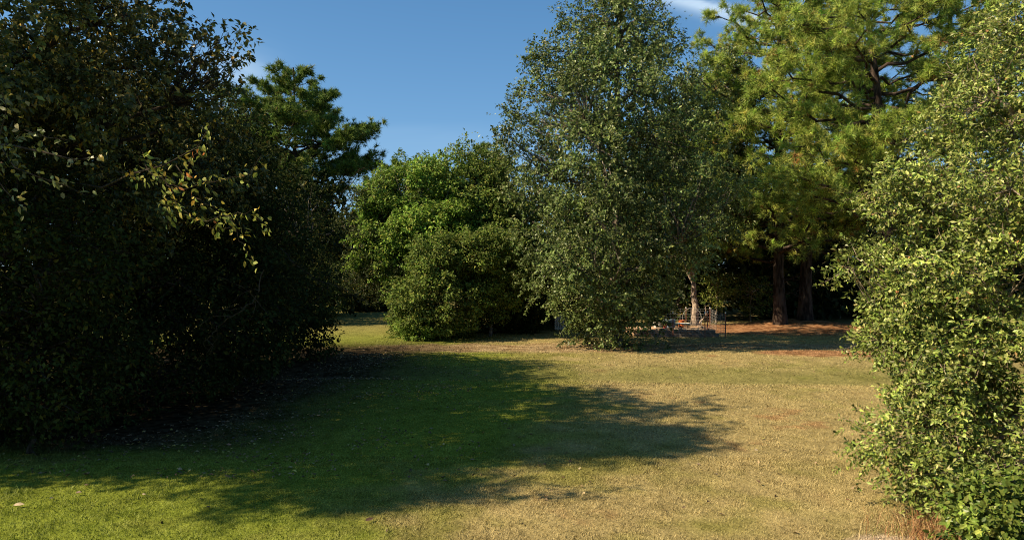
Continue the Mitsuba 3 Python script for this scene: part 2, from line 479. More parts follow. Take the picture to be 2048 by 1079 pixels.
# ------------------------------------------------------------------ ground
rg = np.random.default_rng(1)
xs = np.concatenate([-np.geomspace(1200, 62, 16), np.linspace(-60, 60, 121), np.geomspace(62, 1200, 16)])
ys = np.concatenate([-np.geomspace(600, 22, 10), np.linspace(-20, 4, 9), np.linspace(5, 70, 111), np.geomspace(72, 2000, 22)])
X, Y = np.meshgrid(xs, ys, indexing='ij')
near = np.clip(1.6 - np.hypot(X, Y - 30) / 120, 0, 1)
Z = ground_z(X, Y) * near
V = np.stack([X, Y, Z], -1).reshape(-1, 3)
nx, ny = len(xs), len(ys)
I, J = np.meshgrid(np.arange(nx - 1), np.arange(ny - 1), indexing='ij')
Q = np.stack([I * ny + J, (I + 1) * ny + J, (I + 1) * ny + J + 1, I * ny + J + 1], -1).reshape(-1, 4)
scene['lawn'] = mikit.ply((V, Q), 'lawn_mat', True)
labels['lawn'] = {'label': 'mown lawn, green at the left and parched tan at the right', 'category': 'lawn', 'kind': 'structure'}


def grass(rng, n, y0, y1, h, w):
    y = np.sqrt(rng.uniform(y0 ** 2, y1 ** 2, n))
    x = y * rng.uniform(-0.76, 0.76, n)
    keep = ~((x < -7.5) & (y > 17)) & (x < 0.62 * y)
    x, y = x[keep], y[keep]
    clump = meshkit.fbm(np.stack([x * 2.5, y * 2.5, 0 * x], -1), 3, 2)
    hh = h * rng.uniform(0.5, 1.3, len(x)) * (0.35 + 1.3 * clump)
    p = np.stack([x, y, ground_z(x, y) - 0.006], -1)
    a = rng.uniform(0, 6.283, len(x))
    s = np.stack([np.cos(a), np.sin(a), 0 * a], -1) * (w * rng.uniform(0.6, 1.3, len(x)))[:, None] / 2
    lean = rng.normal(0, 0.55, (len(x), 3)) * hh[:, None]
    lean[:, 2] = hh
    v = np.stack([p - s, p + s, p + lean], 1).reshape(-1, 3)
    return v, np.arange(len(v)).reshape(-1, 3)


g = Mesh()
g.add(grass(rg, 140000, 9.5, 15, 0.046, 0.011))
g.add(grass(rg, 110000, 14, 24, 0.05, 0.018))
g.add(grass(rg, 70000, 23, 42, 0.05, 0.034))
tc = 420                                    # coarser tufts here and there
ty = np.sqrt(rg.uniform(10 ** 2, 30 ** 2, tc))
tx = ty * rg.uniform(-0.7, 0.55, tc)
i = np.repeat(np.arange(tc), 26)
px = tx[i] + rg.normal(0, 0.07, len(i))
py = ty[i] + rg.normal(0, 0.07, len(i))
th = rg.uniform(0.05, 0.13, tc)[i] * rg.uniform(0.5, 1.1, len(i))
p = np.stack([px, py, ground_z(px, py) - 0.005], -1)
an = rg.uniform(0, 6.283, len(i))
sd = np.stack([np.cos(an), np.sin(an), 0 * an], -1) * 0.006
tip = np.stack([(px - tx[i]) * 0.8 + rg.normal(0, 0.03, len(i)), (py - ty[i]) * 0.8 + rg.normal(0, 0.03, len(i)), th], -1)
g.add((np.stack([p - sd, p + sd, p + tip], 1).reshape(-1, 3), np.arange(3 * len(p)).reshape(-1, 3)))
scene['lawn_grass'] = mikit.ply(g.get(), 'blade_mat')
labels['lawn_grass'] = {'label': 'short mown grass blades covering the open lawn', 'category': 'grass', 'kind': 'stuff'}


def litter(rng, x, y, L):
    n = len(x)
    p = np.stack([x, y, ground_z(x, y) + rng.uniform(0.02, 0.05, n)], -1)
    ax = rng.normal(size=(n, 3)) * [1, 1, 0.25]
    nr = rng.normal(size=(n, 3)) * 0.35 + [0, 0, 1]
    return leaf_mesh(rng, p, ax, nr, L, L * 0.55)


n1 = 5200
yy = rg.uniform(13.4, 33, n1)
xx = rg.normal(-6.2, 2.6, n1) + (yy - 17) * 0.02
n2 = 1100
y2 = np.sqrt(rg.uniform(10.5 ** 2, 40 ** 2, n2))
x2 = y2 * rg.uniform(-0.5, 0.52, n2)
n3 = 900
y3 = rg.normal(34.2, 1.6, n3)
x3 = rg.uniform(-9, 12, n3)
xx, yy = np.concatenate([xx, x2, x3]), np.concatenate([yy, y2, y3])
dens = meshkit.fbm(np.stack([xx * 0.7, yy * 0.7, 0 * xx], -1), 3, 9)
kp = rg.uniform(0, 1, len(xx)) < np.clip((dens - 0.36) * 5.0, 0.08, 1)
xx, yy = xx[kp], yy[kp]
v, f, k = litter(rg, xx, yy, 0.095)
col = tint(rg, len(xx), [(0.17, 0.115, 0.062), (0.30, 0.22, 0.12), (0.42, 0.33, 0.10), (0.09, 0.06, 0.036)], [4, 2, 1.0, 4])
scene['leaf_litter'] = mikit.ply((v, f), 'litter_mat', color=np.repeat(col, k, 0))
labels['leaf_litter'] = {'label': 'dry brown and tan leaves scattered over the lawn under the left-hand trees', 'category': 'fallen leaves', 'kind': 'stuff'}

for px, py, sz, rz, lab in [(25, 1026, 0.17, 0.3, 'large tan dry leaf on the green grass at the bottom left corner'),
                            (98, 1013, 0.12, 1.2, 'curled tan dry leaf second from the left edge on the bright green grass'),
                            (150, 1000, 0.13, -0.2, 'dark brown dry leaf casting a small shadow on the green grass near the shadow line'),
                            (167, 985, 0.13, 0.1, 'brown dry leaf lying on the green grass just below the shadow edge at left'),
                            (283, 1000, 0.10, 0.6, 'pale dry leaf alone on the green grass right of the other leaves'),
                            (1510, 912, 0.13, 0.4, 'pale whitish leaf on the sunlit tan grass right of the big shadow'),
                            (1357, 1004, 0.11, 1.0, 'dark brown leaf on the tan grass at the bottom middle right'),
                            (1566, 971, 0.10, 2.0, 'small dark leaf on the parched grass in front of the right-hand bush'),
                            (730, 1055, 0.18, 0.9, 'dark twiggy leaf on the tan grass below the shadow tip at bottom centre'),
                            (885, 900, 0.10, 0.2, 'pale leaf on the shaded grass in the middle of the shadow'),
                            (705, 910, 0.12, 2.2, 'pale grey leaf on the dark shaded grass left of the middle')]:
    dd = 4.0 / ((py - 544.5) / F2)
    w = at(px, py, dd)
    v, f, k = leaf_mesh(rg, np.array([[w[0], w[1], float(ground_z(w[0], w[1])) + 0.05]]), np.array([[math.cos(rz), math.sin(rz), 0.1]]), np.array([[0.1, -0.5, 1.0]]), sz * 0.8, sz * 0.45, fine=True)
    kk = thing('fallen_leaf', lab, 'leaf', 'single fallen leaves on the lawn')
    c = (0.50, 0.40, 0.25) if ('tan dry' in lab or 'pale' in lab) else (0.10, 0.06, 0.035)
    scene[kk] = mikit.ply((v, f), 'litter_mat', color=np.tile(c, (len(v), 1)))

# ------------------------------------------------------------------ palettes
OAK = ([(0.105, 0.148, 0.042), (0.145, 0.19, 0.056), (0.215, 0.25, 0.10), (0.065, 0.09, 0.022)], [4, 4, 1.6, 2.5])
LIME = ([(0.150, 0.245, 0.034), (0.19, 0.28, 0.044), (0.24, 0.28, 0.055), (0.085, 0.145, 0.022)], [4, 3, 1.5, 2.5])
MIXG = ([(0.130, 0.175, 0.034), (0.175, 0.21, 0.042), (0.25, 0.24, 0.055), (0.07, 0.10, 0.021)], [4, 3, 1, 2.5])
SHADE_DARK = ([(0.026, 0.040, 0.011), (0.040, 0.054, 0.015), (0.075, 0.078, 0.018), (0.16, 0.13, 0.03)], [5, 4, 1.0, 0.25])  # leaf colours darkened to stand for the shade on these plants
LEFT = ([(0.055, 0.070, 0.020), (0.11, 0.12, 0.04), (0.24, 0.22, 0.06), (0.40, 0.29, 0.055)], [6, 4, 2.2, 0.4])
BUSH = ([(0.18, 0.235, 0.050), (0.25, 0.305, 0.072), (0.37, 0.385, 0.14), (0.075, 0.105, 0.024), (0.30, 0.17, 0.06)], [4, 4, 1.5, 2.2, 0.12])
PINE = ([(0.235, 0.32, 0.058), (0.30, 0.375, 0.075), (0.38, 0.41, 0.095), (0.32, 0.19, 0.06)], [5, 5, 2, 0.3])
PINED = ([(0.10, 0.16, 0.030), (0.135, 0.20, 0.036), (0.19, 0.225, 0.045)], [4, 4, 1])

FRESH = ([(0.125, 0.185, 0.034), (0.165, 0.225, 0.042), (0.24, 0.25, 0.055), (0.065, 0.10, 0.020)], [4, 3, 1.2, 2.6])

# ------------------------------------------------------------------ left-hand trees
# front tree, its crown reaching over the lawn
f = Foliage(11)
f.blob((-12.4, 15.6, 9.6), (4.6, 4.2, 5.0), 190, 0.68, 0.3)
f.blob((-9.9, 17.6, 8.2), (2.8, 3.2, 3.2), 110, 0.6, 0.3)
f.blob((-8.9, 19.2, 6.6), (1.9, 2.0, 1.6), 50, 0.45, 0.3)
for px, py, n in [(420, 85, 4), (455, 80, 4), (485, 88, 3), (470, 120, 3), (440, 150, 4), (480, 165, 3), (465, 195, 4), (345, 8, 3), (352, 40, 3), (395, 70, 4), (420, 120, 4)]:
    f.blob(at(px, py, 17.4), (0.22, 0.3, 0.16), n, 0.2, 0.1)
FRONT_LEFT = plant('broadleaf_tree', 'tall dark broadleaf tree at the left edge, its crown filling the top left corner', 'tree', f,
                   (-12.6, 16.2, -0.1), [(-12.5, 16.1, 5), (-12.2, 15.9, 9.5), (-12.2, 15.8, 13)], 0.28, 'bark_shade', 'leaf_glossy', 110, 0.15, 0.09, *LEFT, n_limb=14, droop=0.45, twig=0.012, shoots=5, reach=1.5)
f = Foliage(12)
f.blob((-12.4, 22.5, 6.6), (4.5, 4.6, 4.2), 280, 0.7, 0.35)
f.blob((-9.2, 23.4, 5.4), (2.3, 3.0, 2.6), 110, 0.55, 0.3)
f.blob((-8.8, 22.0, 2.6), (2.2, 3.4, 2.4), 120, 0.55, 0.3)
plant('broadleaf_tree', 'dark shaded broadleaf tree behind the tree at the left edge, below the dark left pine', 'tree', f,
      (-12.4, 23.5, -0.1), [(-12.3, 23.5, 5), (-12.2, 23.4, 10)], 0.26, 'bark_shade', 'leaf_dull', 78, 0.17, 0.10, *SHADE_DARK, n_limb=10, droop=0.4)
f = Foliage(13)
f.blob((-12.4, 26.0, 6.6), (4.2, 2.8, 4.8), 240, 0.7, 0.35)
f.blob((-9.6, 29.6, 3.0), (2.4, 2.6, 2.6), 120, 0.55, 0.3)
f.blob((-8.6, 30.6, 1.0), (1.3, 1.5, 1.0), 40, 0.4, 0.3)
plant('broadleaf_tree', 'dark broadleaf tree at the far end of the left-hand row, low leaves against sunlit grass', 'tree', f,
      (-12.4, 29.5, -0.1), [(-12.3, 29.5, 5), (-12.2, 29.6, 11)], 0.25, 'bark_shade', 'leaf_dull', 78, 0.17, 0.10, *SHADE_DARK, n_limb=10, droop=0.4)
f = Foliage(14)
f.blob((-16.2, 13.4, 7.6), (2.8, 2.4, 5.4), 150, 0.7, 0.35)
f.blob((-15.8, 9.2, 11.6), (2.4, 1.7, 1.5), 90, 0.6, 0.2)
f.blob((-16.4, 11.9, 8.5), (2.2, 1.4, 2.5), 90, 0.6, 0.2)
f.blob((-12.6, 12.2, 12.8), (2.6, 1.7, 1.3), 150, 0.6, 0.15)
plant('broadleaf_tree', 'leaning dark tree just outside the left edge, shading the near lawn', 'tree', f, (-16.4, 13.8, -0.1), [(-16.3, 13.6, 5), (-16.1, 12.6, 9), (-15.9, 11.2, 11.8)], 0.2,
      'bark_grey', 'leaf_dull', 90, 0.17, 0.11, *SHADE_DARK, n_limb=8)
# understorey, row behind
for i, (c, r, n, lab) in enumerate([((-10.4, 15.2, 3.4), (2.6, 2.0, 3.0), 160, 'lower foliage of the tree at the left edge, split off and darkened for shade'), ((-11.6, 16.6, 1.9), (2.7, 2.6, 2.3), 130, 'black-looking shrub in deep shade at the bottom of the left edge'),  # first one is the front tree's lower foliage, darkened for shade
                                    ((-10.2, 19.6, 2.0), (2.4, 2.6, 2.6), 130, 'dark shrub in deep shade second along the left-hand row'),
                                    ((-10.8, 26.4, 2.0), (2.6, 3.0, 2.6), 130, 'dark shrub in deep shade third along the left-hand row'), ((-14.6, 18.6, 2.6), (2.4, 3.0, 3.2), 130, 'dark shrub added behind the foot of the tree at the left edge to keep sun out'),
                                    ((-14.8, 25, 2.6), (2.4, 3.4, 3.2), 130, 'dark shrub added behind the middle of the left-hand row to keep sun out')]):  # last two shrubs added to keep sun off the ground behind
    f = Foliage(30 + i)
    f.blob(c, r, n, 0.6, 0.3)
    plant('shade_shrub', lab, 'shrub', f, (c[0], c[1], -0.1), [(c[0], c[1], 1.2), (c[0] + 0.2, c[1], 3.2)], 0.06, 'bark_shade', 'leaf_dull', 70, 0.12, 0.07, *SHADE_DARK,
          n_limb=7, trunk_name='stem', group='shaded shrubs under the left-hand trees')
for i, (x, y, h, lab) in enumerate([(-19.5, 15, 14, 'dark tree added behind the tree at the left edge to block low light'), (-20, 22.5, 15, 'dark tree added behind the middle of the left-hand row to block low light'), (-19, 27, 13, 'dark tree added behind the far end of the left-hand row to block low light'), (-17.6, 50.5, 12, 'dark tree of the wood on the left, deep beside the path')]):  # first three added to block low sun from the left
    f = Foliage(40 + i)
    f.blob((x, y, h * 0.58), (5.2, 4.8, h * 0.44), 190, 1.0, 0.35)
    f.blob((x + 2, y, 2.4), (4, 4.2, 2.6), 80, 0.9, 0.2)
    plant('woodland_tree', lab, 'tree', f, (x, y, -0.1), [(x, y, h * 0.5), (x, y, h * 0.9)], 0.3,
          'bark_grey', 'leaf_dull', 44, 0.26, 0.155, *SHADE_DARK, n_limb=8, group='wood behind the left-hand row', share=0.5)

# the overhanging spray of yellowing leaves: every leaf a piece of its own
rs = np.random.default_rng(77)
br = Mesh()
limb0 = np.array([-10.4, 16.4, 6.0])
root_pts = [limb0, at(205, 385, 14.5), at(232, 372, 12.8), at(262, 358, 11.6), at(330, 340, 11.1), at(395, 305, 11.0), at(420, 262, 11.0)]
br.add(tube(root_pts, np.linspace(0.024, 0.008, 7), 5))
shoots = [
    [at(290, 345, 11.2), at(330, 372, 11.0), at(372, 385, 10.9), at(425, 372, 10.9), at(500, 362, 11.0), at(522, 322, 11.0)],
    [at(330, 360, 11.1), at(340, 395, 10.9), at(360, 430, 10.8), at(400, 452, 10.8), at(440, 470, 10.8), at(505, 470, 10.9)],
    [at(360, 345, 11.1), at(372, 372, 10.8), at(382, 330, 10.9), at(402, 300, 10.9)],
    [at(400, 452, 10.8), at(455, 440, 10.8), at(510, 432, 10.8), at(535, 470, 10.8)],
    [at(380, 400, 10.9), at(420, 420, 10.9), at(468, 455, 10.9), at(490, 505, 10.9), at(512, 545, 10.9)],
    [at(310, 350, 11.2), at(300, 330, 11.1), at(292, 322, 11.1)],
    [at(240, 352, 11.5), at(270, 366, 11.3), at(300, 372, 11.2)],
    [at(345, 400, 10.9), at(335, 430, 10.8), at(338, 460, 10.8)],
]
for s in shoots:
    s = np.array(s)
    t = np.linspace(0, 1, 3 * len(s))
    s2 = np.stack([np.interp(t, np.linspace(0, 1, len(s)), s[:, q]) for q in range(3)], 1) + rs.normal(0, 0.02, (3 * len(s), 3))
    br.add(tube(s2, np.linspace(0.009, 0.003, len(s2)), 4, cap=False))
spray = part(FRONT_LEFT, 'overhanging_branch', br.get(), 'bark_shade', True, label='thin branch with yellowing leaves hanging out of the shade')
YEL = ([(0.26, 0.29, 0.06), (0.38, 0.36, 0.08), (0.16, 0.20, 0.04), (0.48, 0.34, 0.06), (0.42, 0.16, 0.04)], [5, 3, 4, 1.2, 0.5])
for s, cnt in zip([np.array(root_pts[3:])] + [np.array(s) for s in shoots], [32, 48, 54, 26, 36, 46, 16, 18, 22]):
    for _ in range(cnt):
        t = rs.uniform(0.05, 1.0) * (len(s) - 1)
        a = min(int(t), len(s) - 2)
        p = s[a] + (s[a + 1] - s[a]) * (t - a) + rs.normal(0, 0.06, 3)
        ax = rs.normal(0, 0.6, 3) + [0.25, 0, -0.65]
        nr = rs.normal(0, 0.55, 3) + [-0.5, -0.35, 0.6]
        v, fc, k = leaf_mesh(rs, p[None], ax[None], nr[None], 0.10, 0.057, fine=True)
        part(spray, 'leaf', (v, fc), 'leaf_soft', color=np.tile(tint(rs, 1, *YEL), (len(v), 1)))

br2 = Mesh()
m0 = [np.array([-11.2, 14.6, 6.2]), at(-60, 300, 11.5), at(20, 300, 10.6), at(90, 315, 10.4), at(150, 330, 10.4), at(195, 325, 10.5)]
subs = [np.array(m0[1:]), np.array([at(20, 300, 10.6), at(50, 270, 10.5), at(95, 285, 10.4), at(140, 290, 10.4)]), np.array([at(0, 300, 10.7), at(30, 345, 10.4), at(80, 365, 10.3), at(130, 380, 10.3), at(170, 400, 10.4)]),
        np.array([at(-30, 330, 10.8), at(10, 390, 10.4), at(60, 440, 10.3)]), np.array([at(0, 280, 10.6), at(15, 230, 10.5), at(5, 195, 10.6)])]
br2.add(tube(m0, np.linspace(0.024, 0.008, 6), 5))
for q in subs[1:]:
    br2.add(tube(q, np.linspace(0.012, 0.004, len(q)), 4, cap=False))
spray2 = part(FRONT_LEFT, 'overhanging_branch', br2.get(), 'bark_shade', True, label='leafy grey green branch catching the sun at the left edge')
GREY = ([(0.14, 0.165, 0.05), (0.20, 0.21, 0.075), (0.26, 0.26, 0.11), (0.45, 0.34, 0.06)], [5, 4, 2, 0.6])
sv, scol = [], []
for q, cnt in zip(subs, [46, 34, 40, 20, 16]):
    for _ in range(cnt):
        t = rs.uniform(0.0, 1.0) * (len(q) - 1)
        a = min(int(t), len(q) - 2)
        p = q[a] + (q[a + 1] - q[a]) * (t - a) + rs.normal(0, 0.075, 3)
        v, fc, k = leaf_mesh(rs, p[None], (rs.normal(0, 0.6, 3) + [0.35, 0, -0.45])[None], (rs.normal(0, 0.5, 3) + [-0.4, -0.4, 0.7])[None], 0.105, 0.062, fine=True)
        sv.append(v), scol.append(np.tile(tint(rs, 1, *GREY), (len(v), 1)))

part(spray2, 'leaves', (np.vstack(sv), (fc[None] + 7 * np.arange(len(sv))[:, None, None]).reshape(-1, 3)), 'leaf_glossy', color=np.vstack(scol), stuff=True)

# bare dead branches hanging in the dark
for lab, pts, seed in [('bare forked dead branch hanging in the shade below the yellowing leaves', [at(525, 545, 14), at(515, 600, 13.8), at(490, 628, 13.6), at(450, 650, 13.5), at(425, 672, 13.4), at(412, 690, 13.4)], 1),
                       ('bare dead branch slanting down to the right in front of the dark left-hand row', [at(560, 505, 20), at(590, 540, 19.6), at(640, 572, 19.4), at(690, 588, 19.3), at(740, 620, 19.5)], 2),
                       ('long bare twigs reaching out of the left-hand row towards the centre bushes', [at(600, 470, 24), at(650, 440, 24), at(690, 390, 24.2), at(720, 345, 24.4)], 3)]:
    rt = np.random.default_rng(200 + seed)
    m = Mesh()
    pts = np.array(pts)
    t = np.linspace(0, 1, 18)
    main = np.stack([np.interp(t, np.linspace(0, 1, len(pts)), pts[:, q]) for q in range(3)], 1) + rt.normal(0, 0.02, (18, 3))
    m.add(tube(main, np.linspace(0.014, 0.004, 18), 5))
    for q in range(11):
        b = main[rt.integers(3, 17)]
        d = unit(main[-1] - main[0] + rt.normal(0, 0.8, 3) * np.linalg.norm(main[-1] - main[0])) * rt.uniform(0.3, 0.9)
        c = curve(b, b + d, rt.normal(0, 0.08, 3), 6, rt, 0.015)
        m.add(tube(c, np.linspace(0.007, 0.003, 6), 3, cap=False))
    k = part(FRONT_LEFT, 'dead_branch', m.get(), 'bark_shade', True, label=lab)

# pine beyond the left-hand row
pine('pine_tree', 'dark green pine standing alone against the sky above the left-hand row', 21, (-18.3, 60, -0.1), (-18.6, 60, 21.0), 0.34, 9.5, 5.9, 64, 200, 24, 0.42, 0.055,
     *PINED, 'bark_pine', 'needle', shape=0.5, bias=lambda a, u: 0.35 + 0.75 * math.sqrt(max(1 - (2 * u - 0.95) ** 2, 0)) * (1.05 if math.cos(a) > 0.3 and u < 0.3 else 0.9))

# ------------------------------------------------------------------ centre
f = Foliage(51)
f.blob((-5.8, 44, 8.0), (3.4, 3.2, 3.4), 190, 0.62, 0.45)
f.blob((-6.6, 43, 5.4), (3.0, 2.6, 2.8), 130, 0.62, 0.4)
f.blob((-4.4, 42, 6.0), (2.6, 2.6, 2.6), 100, 0.62, 0.4)
plant('broadleaf_tree', 'bright green round-topped tree in the centre, left of the tallest tree', 'tree', f, (-5.6, 44.4, -0.1), [(-5.6, 44.4, 5), (-5.6, 44.2, 10)], 0.24,
      'bark_grey', 'leaf_soft', 150, 0.19, 0.125, *LIME, n_limb=10)
f = Foliage(52)
f.blob((-2.4, 45, 8.0), (3.0, 3.0, 4.2), 190, 0.62, 0.45)
f.blob((-0.6, 44, 5.6), (2.4, 2.6, 3.6), 130, 0.62, 0.4)
plant('broadleaf_tree', 'green tree between the bright round-topped tree and the tallest tree', 'tree', f, (-2.2, 45.4, -0.1), [(-2.2, 45.2, 5), (-2.3, 45.2, 11)], 0.24,
      'bark_grey', 'leaf_soft', 140, 0.18, 0.115, *FRESH, n_limb=10)
f = Foliage(53)
f.blob((-3.9, 39.2, 2.4), (2.7, 2.3, 2.6), 170, 0.5, 0.5)
f.blob((-4.1, 38.8, 4.4), (1.6, 1.5, 1.6), 80, 0.45, 0.5)
f.blob((-5.9, 39.8, 1.2), (1.2, 1.3, 1.3), 60, 0.4, 0.4)
plant('shrub', 'large olive green shrub at the centre lawn edge, left of the other olive shrub', 'shrub', f, (-3.9, 39.4, -0.1), [(-3.9, 39.4, 2), (-3.9, 39.3, 4.4)], 0.10,
      'bark_grey', 'leaf_soft', 135, 0.155, 0.095, *FRESH, n_limb=9, trunk_name='stem')
f = Foliage(54)
f.blob((-1.2, 40.3, 3.5), (2.4, 1.9, 2.6), 165, 0.5, 0.5)
f.blob((-1.4, 38.8, 5.1), (1.5, 1.4, 1.2), 70, 0.45, 0.5)
plant('shrub', 'large olive green shrub touching the tallest tree, dark at its foot', 'shrub', f, (-1.2, 40.5, -0.1), [(-1.2, 40.5, 2), (-1.2, 40.3, 4.8)], 0.10,
      'bark_grey', 'leaf_soft', 135, 0.155, 0.095, *FRESH, n_limb=9, trunk_name='stem')
f = Foliage(55)
f.blob((-5.6, 38.6, 0.7), (0.8, 0.9, 0.7), 36, 0.3, 0.3)
f.blob((-4.8, 38.0, 0.4), (0.8, 0.6, 0.45), 20, 0.25, 0.3)
plant('shrub', 'low bright green plant at the left foot of the olive shrub', 'shrub', f, (-5.4, 38.6, -0.1), [(-5.4, 38.6, 0.4), (-5.3, 38.6, 0.9)], 0.03,
      'bark_grey', 'leaf_soft', 110, 0.12, 0.07, *LIME, n_limb=5, trunk_name='stem', twig=0.008)
f = Foliage(59)  # dark leaves added where the overhang leaves only shade
f.blob((-0.6, 42.0, 1.1), (3.2, 1.0, 1.3), 110, 0.5, 0.3)
plant('shade_shrub', 'dark-leaved filler added for the shade below the right-hand olive shrub, left of the tallest tree', 'shrub', f, (-0.6, 42.0, -0.1), [(-0.6, 42, 0.8), (-0.4, 42, 1.8)], 0.05, 'bark_shade', 'leaf_dull', 60, 0.16, 0.10, *SHADE_DARK, n_limb=6, trunk_name='stem')
# shadowed tree with long bare limbs beside the path
f = Foliage(56)
f.blob((-8.4, 43.5, 6.4), (2.4, 2.4, 3.2), 100, 0.55, 0.35)
f.blob((-7.6, 42.4, 3.6), (1.9, 1.8, 1.9), 70, 0.5, 0.3)
f.blob((-9.6, 45, 3.4), (1.6, 1.8, 1.2), 40, 0.5, 0.3)
plant('broadleaf_tree', 'thin dark tree leaning over the gap beside the centre shrubs, with bare twigs showing', 'tree', f, (-7.0, 43.6, -0.1), [(-7.3, 43.5, 3), (-8.0, 43.4, 8)], 0.16,
      'bark_grey', 'leaf_soft', 110, 0.15, 0.09, *SHADE_DARK, n_limb=12, twig=0.03)
# the tallest tree
f = Foliage(57)
cx = 5.1
for z, l, r, n in [(1.2, 1.9, 1.7, 22), (2.6, 3.4, 2.9, 44), (4.2, 4.8, 4.3, 68), (6.0, 5.3, 5.9, 88), (8.0, 5.9, 6.3, 98), (10.0, 5.9, 6.0, 94), (12.0, 5.1, 5.0, 78), (13.6, 4.2, 3.6, 58), (15.0, 3.2, 2.8, 42), (16.1, 2.0, 1.9, 26)]:
    mid, half = cx + (r - l) / 2, (l + r) / 2
    f.blob((mid, 35.4, z), (half, min(half, 4.9) + 0.2, 1.35), n, 0.86, 0.5, stretch=(1.15, 1.15, 0.58))
for px, py in [(1120, 55), (1170, 20), (1210, 40), (1250, 15), (1290, -8), (1315, 30), (1330, 60), (1085, 95), (1060, 150), (1045, 190), (1022, 235), (1005, 275), (1140, 40), (1230, 10), (1350, 110)]:
    q = at(px, py, 35.0)
    f.blob(q, (0.3, 0.4, 0.6), 5, 0.42, 0.1, stretch=(0.6, 0.6, 1.4))
plant('broadleaf_tree', 'tallest tree in the middle of the picture, grey green and branched down to the ground', 'tree', f, (5.2, 35.8, -0.1),
      [(5.2, 35.7, 6), (5.3, 35.6, 12), (5.4, 35.4, 16.4)], 0.32, 'bark_grey', 'leaf_glossy', 178, 0.155, 0.097, *OAK, n_limb=18, twig=0.022, clump_jitter=0.28, shoots=9, reach=1.3)
# slender tree with the pale trunk behind it
f = Foliage(58)
f.blob((14.0, 48.6, 13.5), (3.6, 3.0, 5.4), 260, 0.72, 0.5)
f.blob((12.0, 48.0, 9.0), (3.2, 2.8, 3.4), 150, 0.7, 0.45)
f.blob((15.2, 48.0, 9.0), (2.4, 2.6, 3.4), 90, 0.7, 0.45)
f.blob((11.2, 47.4, 5.2), (1.9, 1.8, 1.4), 50, 0.55, 0.4)
f.blob((13.0, 45.6, 8.0), (2.8, 2.2, 3.0), 110, 0.7, 0.4)
PALE = plant('broadleaf_tree', 'slender tree with a pale sunlit trunk behind the wire garden', 'tree', f, (12.55, 48.4, -0.1),
             [(12.5, 48.4, 1.6), (12.45, 48.4, 3.5), (12.9, 48.4, 8), (14.0, 48.5, 16)], 0.25, 'bark_pale', 'leaf_glossy', 92, 0.19, 0.125, *OAK, n_limb=12, twig=0.025)
fk = Mesh()
fk.add(tube(curve((12.47, 48.4, 2.9), (11.6, 48.3, 5.6), (-0.1, 0, -0.2), 7), np.linspace(0.13, 0.06, 7), 8))
fk.add(tube([(12.75, 48.3, 0.0), (12.95, 48.2, 0.35), (13.3, 48.2, 0.75), (13.2, 48.2, 1.5)], [0.12, 0.09, 0.06, 0.03], 6))
fk.add(tube([(12.55, 48.3, 2.5), (12.25, 48.2, 2.62)], [0.10, 0.07], 7))
part(PALE, 'fork', fk.get(), 'bark_pale', True)

# ------------------------------------------------------------------ pines at the right
pine('pine_tree', 'pine with its dark trunk rising left of the other trunk on the straw mound', 22, (17.6, 46.2, 0.2), (17.2, 46.2, 27), 0.36, 4.3, 6.8, 88, 130, 33, 0.35, 0.033, *PINE, 'bark_pine', 'needle', dead=9)
pine('pine_tree', 'pine with its dark trunk rising right of the other trunk on the straw mound', 23, (19.7, 47.4, 0.3), (19.8, 47.4, 28), 0.40, 4.8, 6.4, 84, 112, 33, 0.35, 0.033, *PINE, 'bark_pine', 'needle', dead=9)
pine('pine_tree', 'pine at the right behind the top of the leafy bush', 27, (27.5, 44.0, -0.1), (27.0, 44.0, 26), 0.34, 6.0, 6.4, 70, 120, 28, 0.35, 0.037, *PINE, 'bark_pine', 'needle', dead=4)
pine('pine_tree', 'nearest pine, with long tufted boughs in the upper right above the leafy bush', 24, (20.8, 38.0, -0.1), (18.3, 38.0, 25), 0.34, 6.4, 6.4, 80, 185, 32, 0.36, 0.032, *PINE, 'bark_pine', 'needle', dead=8)

# ------------------------------------------------------------------ background woods
bg = [(-26, 92, 12, 6), (-14, 96, 15, 6), (-4, 100, 15, 6.5), (7, 96, 14, 6), (18, 80, 11, 6), (28, 70, 12, 6), (38, 66, 14, 6.5), (24, 62, 7.5, 4), (31, 58, 9, 4.5), (-34, 84, 15, 6), (45, 56, 14, 6.5), (14, 66, 12, 5), (-18.5, 82, 9, 5), (-20.5, 70, 11, 4.5), (-17.5, 58, 12, 4.5), (3, 58, 11, 5), (9.5, 62, 13, 5), (21.5, 56, 9, 4.5), (34, 52, 9, 4.5), (2.0, 46.5, 5.5, 3.2), (-12.5, 66, 3.4, 3.0), (12.8, 54, 15, 4.6)]
names = ['broad dark tree at the far left of the distant wood', 'rounded distant tree seen through the gap over the path', 'distant tree behind the bright round-topped tree', 'distant tree hidden behind the tallest tree',
         'dim tree behind the slender pale-trunked tree', 'dark tree in the shade behind the pine trunks', 'dark tree behind the right-hand pine trunk', 'dark undergrowth tree just left behind the pine trunks', 'black undergrowth tree right behind the pine trunks',
         'leftmost tree of the distant wood', 'dark tree of the wood behind the right-hand bush', 'low dark tree behind the wire garden', 'low rounded tree closing the gap at the end of the path', 'dark tree left of the path, deep in the gap', 'dark tree left of the path, just past the left-hand row',
         'dark tree added to shade the woods, in the gap left of the tallest tree', 'dark tree added behind the tallest tree to shade the woods at the right', 'dark thicket between the pale trunk and the pine trunks', 'dark thicket right of the pine trunks', 'low dark thicket added to blacken the shaded gap left of the tallest tree', 'low thicket closing the far end of the grassy gap', 'dark tree added close behind the pale-trunked tree to shade the thicket']  # added trees here shade the woods; the gap thicket stands for shade
